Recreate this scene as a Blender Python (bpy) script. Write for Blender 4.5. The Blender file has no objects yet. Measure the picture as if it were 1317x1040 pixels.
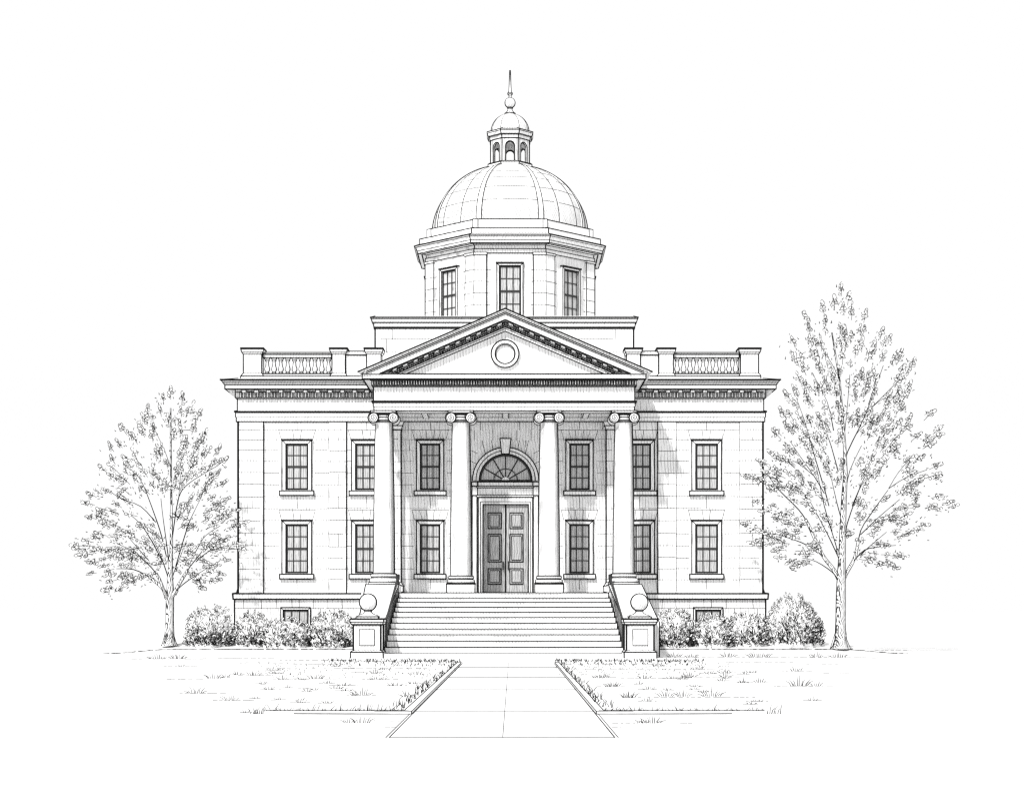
import bpy, math, random
from mathutils import Vector, Matrix
random.seed(7)
S = bpy.context.scene
COL = S.collection
F, VX, VY, EYE = 2310.0, 659.0, 787.0, 1.6      # lens in picture units, vanishing point, eye height (m)
GZ = -0.15                                       # ground level
PI = math.pi
def X(px, Y): return (px - VX) * Y / F
def Z(py, Y): return EYE + (VY - py) * Y / F
def PT(px, py, Y): return Vector((X(px, Y), Y, Z(py, Y)))
def GY(py): return (EYE - GZ) * F / (py - VY)   # distance of a ground point

# ------------------------------------------------------------------ materials
def mat(name):
    m = bpy.data.materials.new(name); m.use_nodes = True
    return m, m.node_tree.nodes, m.node_tree.links, m.node_tree.nodes['Principled BSDF']
def plain(name, c, rough=0.8, spec=0.2):
    m, n, l, b = mat(name)
    nz = n.new('ShaderNodeTexNoise'); nz.inputs['Scale'].default_value = 6; nz.inputs['Detail'].default_value = 4
    geo = n.new('ShaderNodeNewGeometry'); l.new(geo.outputs['Position'], nz.inputs['Vector'])
    r = n.new('ShaderNodeValToRGB'); l.new(nz.outputs['Fac'], r.inputs['Fac'])
    r.color_ramp.elements[0].position = .3; r.color_ramp.elements[1].position = .7
    r.color_ramp.elements[0].color = (c*.88, c*.88, c*.88, 1); r.color_ramp.elements[1].color = (c*1.08, c*1.08, c*1.08, 1)
    l.new(r.outputs['Color'], b.inputs['Base Color'])
    b.inputs['Roughness'].default_value = rough; b.inputs['Specular IOR Level'].default_value = spec
    return m
def hatched(name, light, dark, period, vec, wob=.03, duty=.35, rough=.85, spec=.1, brk=.45, brk_scale=(1.3, 1.3, .35)):
    """base colour ruled with fine dark hatch lines, the same on every face it covers"""
    m, n, l, b = mat(name)
    geo = n.new('ShaderNodeNewGeometry')
    dot = n.new('ShaderNodeVectorMath'); dot.operation = 'DOT_PRODUCT'; dot.inputs[1].default_value = vec
    l.new(geo.outputs['Position'], dot.inputs[0])
    nz = n.new('ShaderNodeTexNoise'); nz.inputs['Scale'].default_value = 1.6; nz.inputs['Detail'].default_value = 2
    l.new(geo.outputs['Position'], nz.inputs['Vector'])
    ma = n.new('ShaderNodeMath'); ma.operation = 'MULTIPLY_ADD'; ma.inputs[1].default_value = wob*6
    l.new(nz.outputs['Fac'], ma.inputs[0]); l.new(dot.outputs['Value'], ma.inputs[2])
    mu = n.new('ShaderNodeMath'); mu.operation = 'MULTIPLY'; mu.inputs[1].default_value = 2*PI/period; l.new(ma.outputs[0], mu.inputs[0])
    si = n.new('ShaderNodeMath'); si.operation = 'SINE'; l.new(mu.outputs[0], si.inputs[0])
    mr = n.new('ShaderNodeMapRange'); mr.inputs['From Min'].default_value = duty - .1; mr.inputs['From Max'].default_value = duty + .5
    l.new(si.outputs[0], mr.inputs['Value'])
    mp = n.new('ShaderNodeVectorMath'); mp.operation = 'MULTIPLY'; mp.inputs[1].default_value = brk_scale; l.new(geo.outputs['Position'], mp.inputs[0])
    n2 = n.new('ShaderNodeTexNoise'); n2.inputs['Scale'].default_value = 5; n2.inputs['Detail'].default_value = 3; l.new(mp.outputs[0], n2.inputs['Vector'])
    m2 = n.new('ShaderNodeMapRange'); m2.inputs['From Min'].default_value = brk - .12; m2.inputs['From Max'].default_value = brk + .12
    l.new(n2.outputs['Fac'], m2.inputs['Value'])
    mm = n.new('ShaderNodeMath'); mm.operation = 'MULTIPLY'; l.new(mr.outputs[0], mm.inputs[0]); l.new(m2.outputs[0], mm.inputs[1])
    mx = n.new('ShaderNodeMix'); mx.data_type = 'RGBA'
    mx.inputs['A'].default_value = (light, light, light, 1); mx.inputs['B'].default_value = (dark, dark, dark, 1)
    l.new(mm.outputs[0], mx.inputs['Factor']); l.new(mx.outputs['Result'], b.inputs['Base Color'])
    b.inputs['Roughness'].default_value = rough; b.inputs['Specular IOR Level'].default_value = spec
    return m
STONE = hatched('hatched stone', .86, .50, .125, (1, .8, .06))  # hatch lines in the colour, toned to read as shading where light drops
SHEET = hatched("dome sheeting", .72, .36, .12, (1, .5, .45))  # shading hatch put into the dome's colour, as on the stone
INK = plain('ink line', .014, .9, .05)
JOINT = plain('mortar joint', .06, .9, .05)
GLASS = hatched('window glass', .54, .22, .075, (1, 1, 0), .01, .1, .12, .4, .42, (2, 2, .6))
SASH = plain('dark painted sash', .022, .5, .3)
DOOR = hatched('door wood', .48, .17, .07, (1, 1, .02), .02, .1, .6, .2, .42, (3, 3, .5))
BARK = hatched('bark', .82, .05, .075, (1, .8, .14), .07, -.15, .9, .05, .36, (3, 3, 1.1))
LEAF = plain('pale leaf', .86, .8, .05)
BUSH = plain('bush leaf', .9, .8, .05)
LAWN = plain('lawn ground', .7, .95, .02)
PAVE = plain('pale paving', .76, .9, .05)
IRON = plain('black iron', .02, .5, .3)
# pale leaves let light through
_n = LEAF.node_tree.nodes; _l = LEAF.node_tree.links
_t = _n.new('ShaderNodeBsdfTranslucent'); _t.inputs['Color'].default_value = (.9, .9, .9, 1)
_a = _n.new('ShaderNodeMixShader'); _a.inputs['Fac'].default_value = .45
_l.new(_n['Principled BSDF'].outputs[0], _a.inputs[1]); _l.new(_t.outputs[0], _a.inputs[2]); _l.new(_a.outputs[0], _n['Material Output'].inputs['Surface'])

# ------------------------------------------------------------------ mesh builder
KL = 1.4
HV, MD, LT, JT = .0245, .0175, .012, .0076        # line radii: heavy, medium, light, joint
class MB:
    def __init__(s, M=None): s.v = []; s.f = []; s.m = []; s.sm = []; s.M = M
    def add(s, pts, faces, mi=0, smooth=False):
        b = len(s.v)
        for p in pts:
            p = Vector(p); s.v.append(s.M @ p if s.M else p)
        for f in faces: s.f.append([i + b for i in f]); s.m.append(mi); s.sm.append(smooth)
    def line(s, p, q, r=MD, mi=1, r2=None):
        r *= KL; r2 = r if r2 is None else r2 * KL
        p = Vector(p); q = Vector(q); d = q - p
        if d.length < 1e-5: return
        d.normalize(); up = Vector((0, 0, 1)) if abs(d.z) < .9 else Vector((0, 1, 0))
        a = d.cross(up).normalized(); c = d.cross(a)
        e = d * (r * .5)
        pts = [p - e + a*r, p - e + c*r, p - e - a*r, p - e - c*r, q + e + a*r2, q + e + c*r2, q + e - a*r2, q + e - c*r2]
        s.add(pts, [(0,1,5,4), (1,2,6,5), (2,3,7,6), (3,0,4,7), (3,2,1,0), (4,5,6,7)], mi)
    def poly(s, pts, r=MD, closed=False, mi=1):
        n = len(pts)
        for i in range(n if closed else n - 1): s.line(pts[i], pts[(i+1) % n], r, mi)
    def box(s, x0, x1, y0, y1, z0, z1, ink=MD, mi=0, front=False):
        P = [(x0,y0,z0),(x1,y0,z0),(x1,y1,z0),(x0,y1,z0),(x0,y0,z1),(x1,y0,z1),(x1,y1,z1),(x0,y1,z1)]
        s.add(P, [(0,1,5,4),(1,2,6,5),(2,3,7,6),(3,0,4,7),(3,2,1,0),(4,5,6,7)], mi)
        if ink:
            E = [(0,1),(1,5),(5,4),(4,0)]
            if not front: E += [(0,3),(1,2),(5,6),(4,7)]
            for a, b in E: s.line(P[a], P[b], ink)
    def loft(s, rings, ink=None, corner=0, closed=True, top=True, bot=False, smooth=False, mi=0):
        n = len(rings[0]); pts = [p for r in rings for p in r]; fs = []
        for k in range(len(rings) - 1):
            for i in range(n if closed else n - 1):
                j = (i + 1) % n; fs.append((k*n+i, k*n+j, (k+1)*n+j, (k+1)*n+i))
        s.add(pts, fs, mi, smooth)
        if top: s.add(rings[-1], [tuple(range(n))], mi)
        if bot: s.add(rings[0], [tuple(reversed(range(n)))], mi)
        if ink:
            for k, r in enumerate(rings):
                if ink[k]: s.poly(r, ink[k], closed)
        if corner:
            for k in range(len(rings) - 1):
                for i in range(n): s.line(rings[k][i], rings[k+1][i], corner)
    def prism(s, pts, d, ink=MD, mi=0):
        """polygon pushed along vector d"""
        n = len(pts); d = Vector(d); A = [Vector(p) for p in pts]; B = [p + d for p in A]
        s.add(A + B, [tuple(range(n)), tuple(reversed(range(n, 2*n)))] + [(i, i+n, (i+1) % n + n, (i+1) % n) for i in range(n)], mi)
        if ink:
            s.poly(A, ink, True)
    def lathe(s, cx, cy, prof, n=40, ink=None, sil=0, smooth=True, mi=0, top=True):
        rings = [[(cx + r*math.sin(2*PI*i/n), cy - r*math.cos(2*PI*i/n), z) for i in range(n)] for r, z in prof]
        s.loft(rings, ink, 0, smooth=smooth, mi=mi, top=top)
        if sil:
            for a in (82, 90, 98, -82, -90, -98):
                a = math.radians(a)
                s.poly([(cx + r*math.sin(a), cy - r*math.cos(a), z) for r, z in prof], sil)
    def build(s, name, mats, parent=None, label=None):
        me = bpy.data.meshes.new(name)
        off = Vector((0, 0, 0)); p = parent
        while p is not None: off += p.location; p = p.parent
        me.from_pydata([tuple(v - off) for v in s.v], [], s.f)
        for m in mats: me.materials.append(m)
        me.polygons.foreach_set('material_index', s.m); me.polygons.foreach_set('use_smooth', s.sm); me.update()
        o = bpy.data.objects.new(name, me); COL.objects.link(o)
        if parent is not None: o.parent = parent
        if label: o['label'] = label
        return o
SI = [STONE, INK]
def rect(x0, x1, y0, y1, o, z): return [(x0-o, y0-o, z), (x1+o, y0-o, z), (x1+o, y1+o, z), (x0-o, y1+o, z)]
def tag(o, label=None, cat=None, group=None, kind=None):
    if label: o['label'] = label
    if cat: o['category'] = cat
    if group: o['group'] = group
    if kind: o['kind'] = kind
    return o
def empty(name, loc):
    o = bpy.data.objects.new(name, None); COL.objects.link(o); o.location = loc; return o

# ================================================================== COURTHOUSE
CH = empty('courthouse', (X(648, 78), 78, GZ))
tag(CH, 'white stone courthouse with columned portico, wide steps and a ribbed dome', 'courthouse')
WY, WB = 78.0, 90.0
wl, wr = X(306, WY), X(981.5, WY)
def zw(py, o=0): return Z(py, WY - o)
def xw(px, o=0): return X(px, WY - o)

# basement
b = MB()
bx0, bx1 = X(302, WY), X(984.5, WY)
b.loft([rect(bx0, bx1, WY-.06, WB, 0, GZ-.1), rect(bx0, bx1, WY-.06, WB, 0, zw(770))], None, HV, top=False)
yj = WY - .063
b_j = []
for s0, s1 in ((302, 362), (399, 468), (838, 891), (930, 984)): b.line((X(s0, yj), yj, Z(782, yj)), (X(s1, yj), yj, Z(782, yj)), JT)
for px in (313, 336, 355.5, 375, 385, 403, 421.5, 440, 852, 868, 886, 905, 915, 934, 968): b.line((X(px, yj), yj, Z(770, yj)), (X(px+.5, yj), yj, Z(782, yj)), JT)
for px in (320, 412, 430, 860, 878, 945, 974): b.line((X(px, yj), yj, Z(782, yj)), (X(px, yj), yj, Z(800, yj)), JT)
b.build('basement_wall', SI, CH)
b = MB()
b.loft([rect(wl, wr, WY, WB, .18, zw(770, .18)), rect(wl, wr, WY, WB, .2, zw(763, .2)), rect(wl, wr, WY, WB, .02, zw(762, .2))], [HV, HV, 0], HV, bot=True)
b.build('belt_course', SI, CH)

# main wall with its stone joints
b = MB()
b.loft([rect(wl, wr, WY, WB, .05, zw(762.5)), rect(wl, wr, WY, WB, 0, zw(757)), rect(wl, wr, WY, WB, 0, zw(540))], None, HV, top=False)
courses = [552.7, 565, 579, 593, 608, 623, 638, 653.7, 669, 686, 702, 717, 731, 745]
yj = WY - .002
def jline(x0, y0, x1, y1, r=JT, Y=None):
    Y = Y or yj
    b.line((X(x0, Y), Y, Z(y0, Y)), (X(x1, Y), Y, Z(y1, Y)), r)
def hj(x0, x1, py, r=JT):
    x = x0
    while x < x1 - 1:                              # worn joints: drawn in broken lengths
        e = min(x1, x + random.uniform(14, 45)); jy = random.uniform(-.25, .25)
        jline(x, py + jy, e, py + jy + random.uniform(-.2, .2), r * random.uniform(.6, 1.15))
        x = e + random.choice((0, 0, 1.5, 4))
WIN_W = [(382, 0), (471.5, 0), (553.3, 1), (745.2, 1), (822.5, 0), (908.5, 0)]
def blocked(px, py):
    for c, q in WIN_W:
        for t in (553, 655):
            if abs(px - c) < 24 and t + 1 < py < t + 90: return True
    return False
segs = [(339, 359), (405, 423), (423, 445), (446, 452), (516, 532), (575, 606), (693, 724), (768, 779), (846, 869), (869, 886), (931, 951)]
for py in courses:
    port = JT * .8
    if 637 < py < 655 or py > 744:
        for s0, s1 in ((339, 445), (446, 480), (516, 614), (685, 779), (815, 846), (869, 951)): hj(s0, s1, py, port if 500 < s0 < 790 else JT)
    else:
        for s0, s1 in segs: hj(s0, s1, py, port if 500 < s0 < 790 else JT)
for c, q in WIN_W:                                 # flat arches over the windows
    r = JT * (.9 if q else 1.0)
    for t in (553, 655.5):
        jline(c-23.5, t, c+23.5, t, r)
        for d0, d1 in ((-23.5, -20), (-5.5, -3.8), (5.5, 3.8), (23.5, 20)): jline(c+d0, t, c+d1, t+13, r)
        if q:
            for d0, d1 in ((-14, -10), (14, 10)): jline(c+d0, t, c+d1, t+13, r*.7)
    for y0, y1 in ((543, 552.5), (638, 653), (745, 762)): jline(c, y0, c+.3, y1, r)
for px, y0, y1 in ((525, 543, 553), (590, 543, 553), (618, 543, 553), (634, 543, 553), (668, 543, 553), (684, 543, 553), (775, 543, 553),
                   (527, 565, 579), (610, 553, 566), (634, 553, 566), (664, 553, 566), (683, 553, 566), (620, 566, 574), (676, 566, 575)):
    jline(px, y0, px, y1, JT*.9)
for px in (620, 632, 668, 680): jline(px, 566, 650 + (px-650)*.86, 583, JT*.9)    # voussoirs round the door arch
for x0 in (606, 694): 
    for y in (579, 593): jline(x0, y, 650 + (x0-650)*.82, y+4, JT*.9)
b.build('wall', SI, CH)

def pilaster(px0, px1, py0, py1, o, rl, rr, name='pilaster', courses_on=True, dark=JT):
    b = MB(); Y = WY - o
    b.box(X(px0, Y), X(px1, Y), Y, WY + .05, Z(py1, Y), Z(py0, Y), 0)
    for px, r in ((px0, rl), (px1, rr)):
        if r: b.line((X(px, Y), Y, Z(py1, Y)), (X(px, Y), Y, Z(py0, Y)), r)
    if courses_on:
        for py in courses:
            jy = random.uniform(-1, 1)
            b.line((X(px0+1, Y), Y-.002, Z(py+jy, Y)), (X(px1 - random.choice((1, 1, 4)), Y), Y-.002, Z(py+jy, Y)), dark)
        for k, px in enumerate((px0 + (px1-px0)*.55,)):
            for y0, y1 in ((562, 566), (609, 623), (638, 653), (686, 702)): b.line((X(px, Y), Y-.002, Z(y0, Y)), (X(px, Y), Y-.002, Z(y1, Y)), dark*.8)
    return b.build(name, SI, CH)
pilaster(306.6, 338.7, 543, 762, .10, HV, MD)
pilaster(951.5, 981, 543, 762, .10, JT, HV)
pilaster(423, 445.5, 543, 762, .06, JT, MD)
pilaster(846, 869.5, 543, 762, .06, MD, JT)
for a, c, rl, rr in ((504, 516, MD, HV), (779.5, 791, HV, MD)):
    pilaster(a, c, 552, 750, .32, rl, rr, dark=JT*.8)
    b = MB(); Y = WY - .42
    b.loft([rect(X(a, Y), X(c, Y), WY-.34, WY, .0, Z(552, Y)), rect(X(a, Y), X(c, Y), WY-.34, WY, .06, Z(547, Y)), rect(X(a, Y), X(c, Y), WY-.34, WY, .12, Z(542.5, Y))], [MD, MD, 0], MD)
    b.build('pilaster_capital', SI, CH)
    b = MB()
    b.loft([rect(X(a, Y), X(c, Y), WY-.34, WY, .1, Z(761, Y)), rect(X(a, Y), X(c, Y), WY-.34, WY, .1, Z(753, Y)), rect(X(a, Y), X(c, Y), WY-.34, WY, 0, Z(749, Y))], [MD, MD, MD], MD)
    b.build('pilaster_base', SI, CH)

# wing entablature
b = MB()
prof = [(.06, 542, MD), (.06, 536.5, LT), (.085, 536, 0), (.085, 530.5, LT), (.13, 529.5, MD), (.13, 528.6, LT), (.02, 528, 0), (.02, 513, 0),
        (.07, 512.3, MD), (.10, 511, LT), (.10, 500.8, 0), (.47, 500.4, MD), (.49, 500, MD), (.49, 495, MD), (.54, 493, LT), (.58, 491, LT), (.62, 489, LT), (.66, 488, HV), (.0, 486.5, 0)]
b.loft([rect(wl, wr, WY, WB, o, Z(py, WY-o)) for o, py, r in prof], [r for *_, r in prof], MD)
b.build('cornice', SI, CH)
b = MB()
def dentils(b, px0, px1, y0, yback, step, w, py0, py1, ink):
    px = px0
    while px < px1:
        b.box(X(px, y0), X(px + w, y0), y0, yback, Z(py1, y0), Z(py0, y0), ink, front=True); px += step
for s0, s1 in ((310, 476), (824, 978)):
    px = s0 + 1.0
    while px < s1:
        c = MB(); c.box(X(px, WY-.42), X(px+5.5, WY-.42), WY-.42, WY-.09, Z(504.4, WY-.42), Z(501.2, WY-.42), LT, front=True); c.build('modillion', SI, CH); px += 15.8
    dentils(b, s0-2, s1+4, WY-.22, WY-.09, 4.4, 2.2, 504.5, 510.8, .011)
    b.line((X(s0-6, WY-.24), WY-.24, Z(504.3, WY-.24)), (X(s1+3, WY-.24), WY-.24, Z(504.3, WY-.24)), MD)
for k in range(30):                                                          # return down both sides
    y = WY + .2 + k*.4
    for xx, sg in ((wl, -1), (wr, 1)):
        x0, x1 = sorted((xx + sg*.09, xx + sg*.4)); b.box(x0, x1, y, y+.17, zw(505), zw(501.5), 0)
b.build('dentil_band', SI, CH)

# roof parapet: posts, rails, balusters, solid panels
PY0 = WY + .12
def zp(py): return Z(py, PY0)
def xp(px): return X(px, PY0)
b = MB(); b.box(xp(310), xp(978), PY0-.1, WB, zp(489), zp(484), MD); b.build('parapet_base', SI, CH)
def post(px0, px1, cap0, cap1):
    b = MB(); d = xp(px1) - xp(px0)
    x0, x1 = xp(px0), xp(px1); r = lambda o, py: [(x0-o, PY0-o, zp(py)), (x1+o, PY0-o, zp(py)), (x1+o, PY0+.6+o, zp(py)), (x0-o, PY0+.6+o, zp(py))]
    b.loft([r(.07, 484), r(.07, 482.5), r(0, 480), r(0, 455.5), r(.03, 454.5), r(.06, 453), r(.1, 449), r(.1, 448)], [MD, 0, LT, MD, 0, LT, MD, HV], MD)
    return b.build('parapet_post', SI, CH)
post(313, 336.5, 310, 340); post(427, 444, 423, 447); post(471.5, 490, 468, 492)
post(952.5, 975.5, 949, 979); post(847.5, 866, 845, 868.5); post(806, 823.5, 800, 826)
for a, c in ((338, 426), (867, 951)):
    b = MB()
    b.box(xp(a), xp(c), PY0+.1, PY0+.45, zp(459.3), zp(455), MD); b.box(xp(a), xp(c), PY0+.06, PY0+.5, zp(455), zp(453), MD)
    b.box(xp(a), xp(c), PY0+.06, PY0+.5, zp(484), zp(480.3), MD)
    b.build('parapet_rail', SI, CH)
    n = 10
    for k in range(n):
        b = MB(); cx = xp(a + (k+.5)*(c-a)/n + .3); cy = PY0 + .27
        pr = [(2.6, 480.3), (2.6, 479), (1.5, 478.2), (1.6, 477), (2.6, 474.6), (2.5, 472.6), (1.5, 469.5), (1.1, 465), (1.2, 463.6), (2.2, 462.6), (1.6, 461.6), (2.7, 460.6), (2.7, 459.3)]
        b.lathe(cx, cy, [(r*PY0/F*1.12, zp(py)) for r, py in pr], 14, [0, LT, 0, LT, 0, 0, 0, 0, LT, 0, LT, 0, 0], .0165)
        b.build('baluster', SI, CH)
for a, c in ((444.5, 471), (824, 847)):
    b = MB(); b.box(xp(a), xp(c), PY0+.1, PY0+.5, zp(484), zp(456), LT); b.box(xp(a), xp(c), PY0+.04, PY0+.56, zp(456), zp(451.5), MD)
    b.build('parapet_panel', SI, CH)

# ------------------------------------------------------------------ windows
def window(frame, w, h, cols=3, casing=.17, sill=True, rows=4, parent=CH, sw=.1, head=True, depth=.1):
    """sash window in a local frame: x right, y into the wall, z up, origin at bottom centre of the casing"""
    M = frame; h2 = w/2
    b = MB(M); c = casing
    b.box(-h2, -h2+c, -depth, .02, 0, h, 0); b.box(h2-c, h2, -depth, .02, 0, h, 0); b.box(-h2+c, h2-c, -depth, .02, h-c, h, 0); b.box(-h2+c, h2-c, -depth, .02, 0, c*.35, 0)
    y = -depth
    b.poly([(-h2, y, 0), (h2, y, 0), (h2, y, h), (-h2, y, h)], MD, True); b.line((-h2, y, h), (h2, y, h), HV*.9)
    b.poly([(-h2+c, y, c*.35), (h2-c, y, c*.35), (h2-c, y, h-c), (-h2+c, y, h-c)], MD, True)
    for sx in (-1, 1): b.line((sx*h2, y, h), (sx*(h2-c), y, h-c), LT)
    if head: b.box(-h2-.03, h2+.03, -depth-.05, .02, h, h+.035, LT)
    wo = b.build('window', SI, parent)
    g = MB(M); gx0, gx1, gz0, gz1 = -h2+c, h2-c, c*.35, h-c
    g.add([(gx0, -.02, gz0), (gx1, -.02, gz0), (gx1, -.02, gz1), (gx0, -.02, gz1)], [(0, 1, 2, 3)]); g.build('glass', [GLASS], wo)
    s = MB(M); f = .05
    s.box(gx0, gx0+f*1.35, -.06, 0, gz0, gz1, 0); s.box(gx1-f, gx1, -.06, 0, gz0, gz1, 0); s.box(gx0+f*1.35, gx1-f, -.061, 0, gz1-f*1.2, gz1, 0); s.box(gx0+f*1.35, gx1-f, -.061, 0, gz0, gz0+f, 0)
    iw = gx1 - gx0 - 2.2*f
    for k in range(1, cols): 
        x = gx0 + 1.2*f + iw*(.31 if k == 1 else .66) if cols == 3 else gx0 + f + iw*k/cols
        s.box(x-.021, x+.021, -.05, 0, gz0+f, gz1-f, 0)
    for k in range(1, rows):
        z = gz0 + (gz1-gz0)*k/rows; t = .04 if k*2 == rows else .018
        s.box(gx0+f, gx1-f, -.07 if k*2 == rows else -.052, 0, z-t, z+t, 0)
    s.build('sash', [SASH], wo)
    if sill:
        l = MB(M); l.box(-h2-sw, h2+sw, -depth-.06, .02, -.2, -.01, MD); l.build('sill', SI, wo)
    return wo
def flatwin(cx, w, ytop, ybot, **k):
    M = Matrix.Translation((X(cx, WY), WY, Z(ybot, WY)))
    return window(M, w/F*WY, (ybot - ytop)/F*WY, **k)
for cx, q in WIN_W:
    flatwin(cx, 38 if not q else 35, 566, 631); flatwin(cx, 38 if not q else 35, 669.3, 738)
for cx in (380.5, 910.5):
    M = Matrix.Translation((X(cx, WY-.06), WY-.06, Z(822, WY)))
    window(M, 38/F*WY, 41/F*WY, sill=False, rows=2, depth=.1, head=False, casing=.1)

# ------------------------------------------------------------------ doorway
DY = WY
def xd(px, o=0): return X(px, DY-o)
def zd(py, o=0): return Z(py, DY-o)
AC = 650.3
b = MB()
def ring(r0, r1, yf, yb, ink0, ink1, mi=0, n=26, cy=618, a0=0, a1=PI):
    I = []; O = []
    for k in range(n+1):
        a = a0 + (a1-a0)*k/n; I.append((AC - r0*math.cos(a), cy - r0*math.sin(a))); O.append((AC - r1*math.cos(a), cy - r1*math.sin(a)))
    P = lambda q, y: (X(q[0], DY), y, Z(q[1], DY))
    i0 = [P(q, yf) for q in I]; o0 = [P(q, yf) for q in O]; i1 = [P(q, yb) for q in I]; o1 = [P(q, yb) for q in O]
    b.loft([o1, o0, i0, i1], None, 0, closed=False, top=False, mi=mi)
    if ink0: b.poly(i0, ink0)
    if ink1: b.poly(o0, ink1)
ring(38.2, 42.6, DY-.16, DY, LT, MD); ring(33.9, 38.1, DY-.12, DY, MD, 0); 
b.build('door_arch', SI, CH)
b = MB(); Y = DY-.24
b.prism([PT(643, 563.6, Y), PT(657.2, 563.6, Y), PT(655, 583.5, Y), PT(645.2, 583.5, Y)], (0, .24, 0), MD); b.build('keystone', SI, CH)
fan = MB()
pts = [(X(AC, DY), DY-.02, zd(618))] + [(X(AC - 33.5*math.cos(PI*k/24), DY), DY-.02, Z(618 - 33.5*math.sin(PI*k/24), DY)) for k in range(25)]
fan.add(pts, [(0, k, k+1) for k in range(1, 25)])
fo = fan.build('fanlight', [GLASS], CH)
b = MB(); ring(31.2, 33.9, DY-.1, DY, 0, 0, 0); ring(14.6, 15.6, DY-.06, DY-.01, 0, 0, 0); ring(0.1, 4.6, DY-.07, DY-.01, 0, 0, 1)
for k in range(1, 6):
    a = PI*k/6; b.line(PT(AC-4*math.cos(a), 618-4*math.sin(a), DY-.04), PT(AC-32*math.cos(a), 618-32*math.sin(a), DY-.04), .018, 0)
b.line(PT(AC-33.5, 618.2, DY-.06), PT(AC+33.5, 618.2, DY-.06), .035, 0)
b.build('glazing_bar', [SASH, STONE], fo)
b = MB()
b.box(xd(614.5), xd(685.5), DY-.2, DY, zd(625.5), zd(620), MD); b.box(xd(613.8), xd(685.8), DY-.14, DY, zd(637), zd(627.2), MD)
b.box(xd(613), xd(686.5), DY-.24, DY, zd(627.2), zd(625.5), LT); b.box(xd(613.5), xd(686), DY-.22, DY, zd(639.3), zd(637), LT)
b.build('transom', SI, CH)
for a, c in ((606.8, 614.3), (685.3, 693)):
    b = MB(); b.box(xd(a), xd(c), DY-.26, DY, zd(625.5), zd(620), MD); b.box(xd(a+.4), xd(c-.4), DY-.2, DY, zd(637), zd(625.5), LT)
    b.box(xd(a+.6), xd(c-.8), DY-.14, DY, zd(762), zd(637), MD); b.build('door_pilaster', SI, CH)
b = MB()
b.box(xd(615.2), xd(621.2), DY-.2, DY, zd(762), zd(639.5), 0); b.box(xd(679.6), xd(685), DY-.2, DY, zd(762), zd(639.5), 0); b.box(xd(621.2), xd(679.6), DY-.2, DY, zd(648.4), zd(639.5), 0)
yy = DY-.2
for q in ([(615.2, 762), (615.2, 639.5), (685, 639.5), (685, 762)], [(621.2, 762), (621.2, 648.4), (679.6, 648.4), (679.6, 762)], [(618, 762), (618, 645), (682, 645), (682, 762)]):
    b.poly([PT(px, py, yy) for px, py in q], MD if q[0][0] != 618 else LT)
b.build('door_frame', SI, CH)
dm = [DOOR, INK]
for a, c, hx in ((621.2, 650.2, 647), (650.6, 679.6, 653.7)):
    b = MB(); b.box(xd(a), xd(c), DY-.07, DY, zd(761.8), zd(648.6), .02)
    do = b.build('door', dm, CH)
    p0, p1 = (627.8, 644.6) if a < 640 else (655.8, 672.6)
    for y0, y1 in ((659.4, 679.5), (687, 722.3), (731, 751)):
        b = MB(); Y = DY-.075
        b.box(xd(p0), xd(p1), DY-.085, DY-.06, zd(y1), zd(y0), MD); b.box(xd(p0+2.4), xd(p1-2.4), DY-.11, DY-.08, zd(y1-2.4), zd(y0+2.4), LT)
        b.build('door_panel', dm, do)
    b = MB(); b.box(xd(hx-.9), xd(hx+.9), DY-.16, DY-.06, zd(732), zd(722), 0); b.box(xd(hx-.4), xd(hx+.4), DY-.2, DY-.14, zd(733), zd(721), 0); b.build('handle', [IRON], do)

# ------------------------------------------------------------------ portico floor, stairs and cheek walls
SY0, NST = 70.0, 11
lines_y = [840, 831.5, 823.5, 815.4, 807.9, 800.4, 793.3, 786.3, 780, 773.8, 768.1, 761.5]
TR = .37
PFZ = Z(761.5, SY0 + NST*TR)
lx = lambda t: (-4.99 + .33*t); rx = lambda t: (4.33 - .38*t)
b = MB()
zs = [0.0] + [Z(lines_y[k], SY0 + (k-1)*TR) for k in range(1, 12)]
zs = [0.0] + [PFZ*k/11 for k in range(1, 12)]
zs = [0.0] + [Z(lines_y[k], SY0 + (k-1)*TR) for k in range(1, 12)]
for k in range(NST):
    y = SY0 + k*TR; t = k/10.0; x0, x1 = lx(t), rx(t)
    z0, z1 = zs[k], zs[k+1]
    b.add([(x0, y, z0-.3), (x1, y, z0-.3), (x1, y, z1), (x0, y, z1), (x0, y+TR+.02, z1), (x1, y+TR+.02, z1)], [(0, 1, 2, 3), (3, 2, 5, 4)])
    b.line((x0, y-.01, z1-.01), (x1, y-.01, z1-.01), .0155)
    b.line((x0, y, z0), (x0, y, z1), MD); b.line((x1, y, z0), (x1, y, z1), MD)
    for q in range(2):                                      # short thin lines below the nosings
        a = random.uniform(x0+.5, x1-3); b.line((a, y-.003, z1-.07), (a+random.uniform(.6, 2.2), y-.003, z1-.072), .005)
b.line((lx(0), SY0, 0), (rx(0), SY0, 0), .0155)
b.build('stairs', SI, CH)
b = MB(); b.box(lx(0)-.05, rx(0)+.05, SY0-1.35, SY0+.1, GZ-.1, 0.0, 0); b.build('stair_landing', SI, CH)
b = MB()
FT = zs[-1]
b.box(X(466, 74.5), X(828, 74.5), SY0+NST*TR, WY, GZ, FT-.003, 0); b.build('portico_floor', SI, CH)
CKY0, CKY1 = 70.15, 75.6
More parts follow.
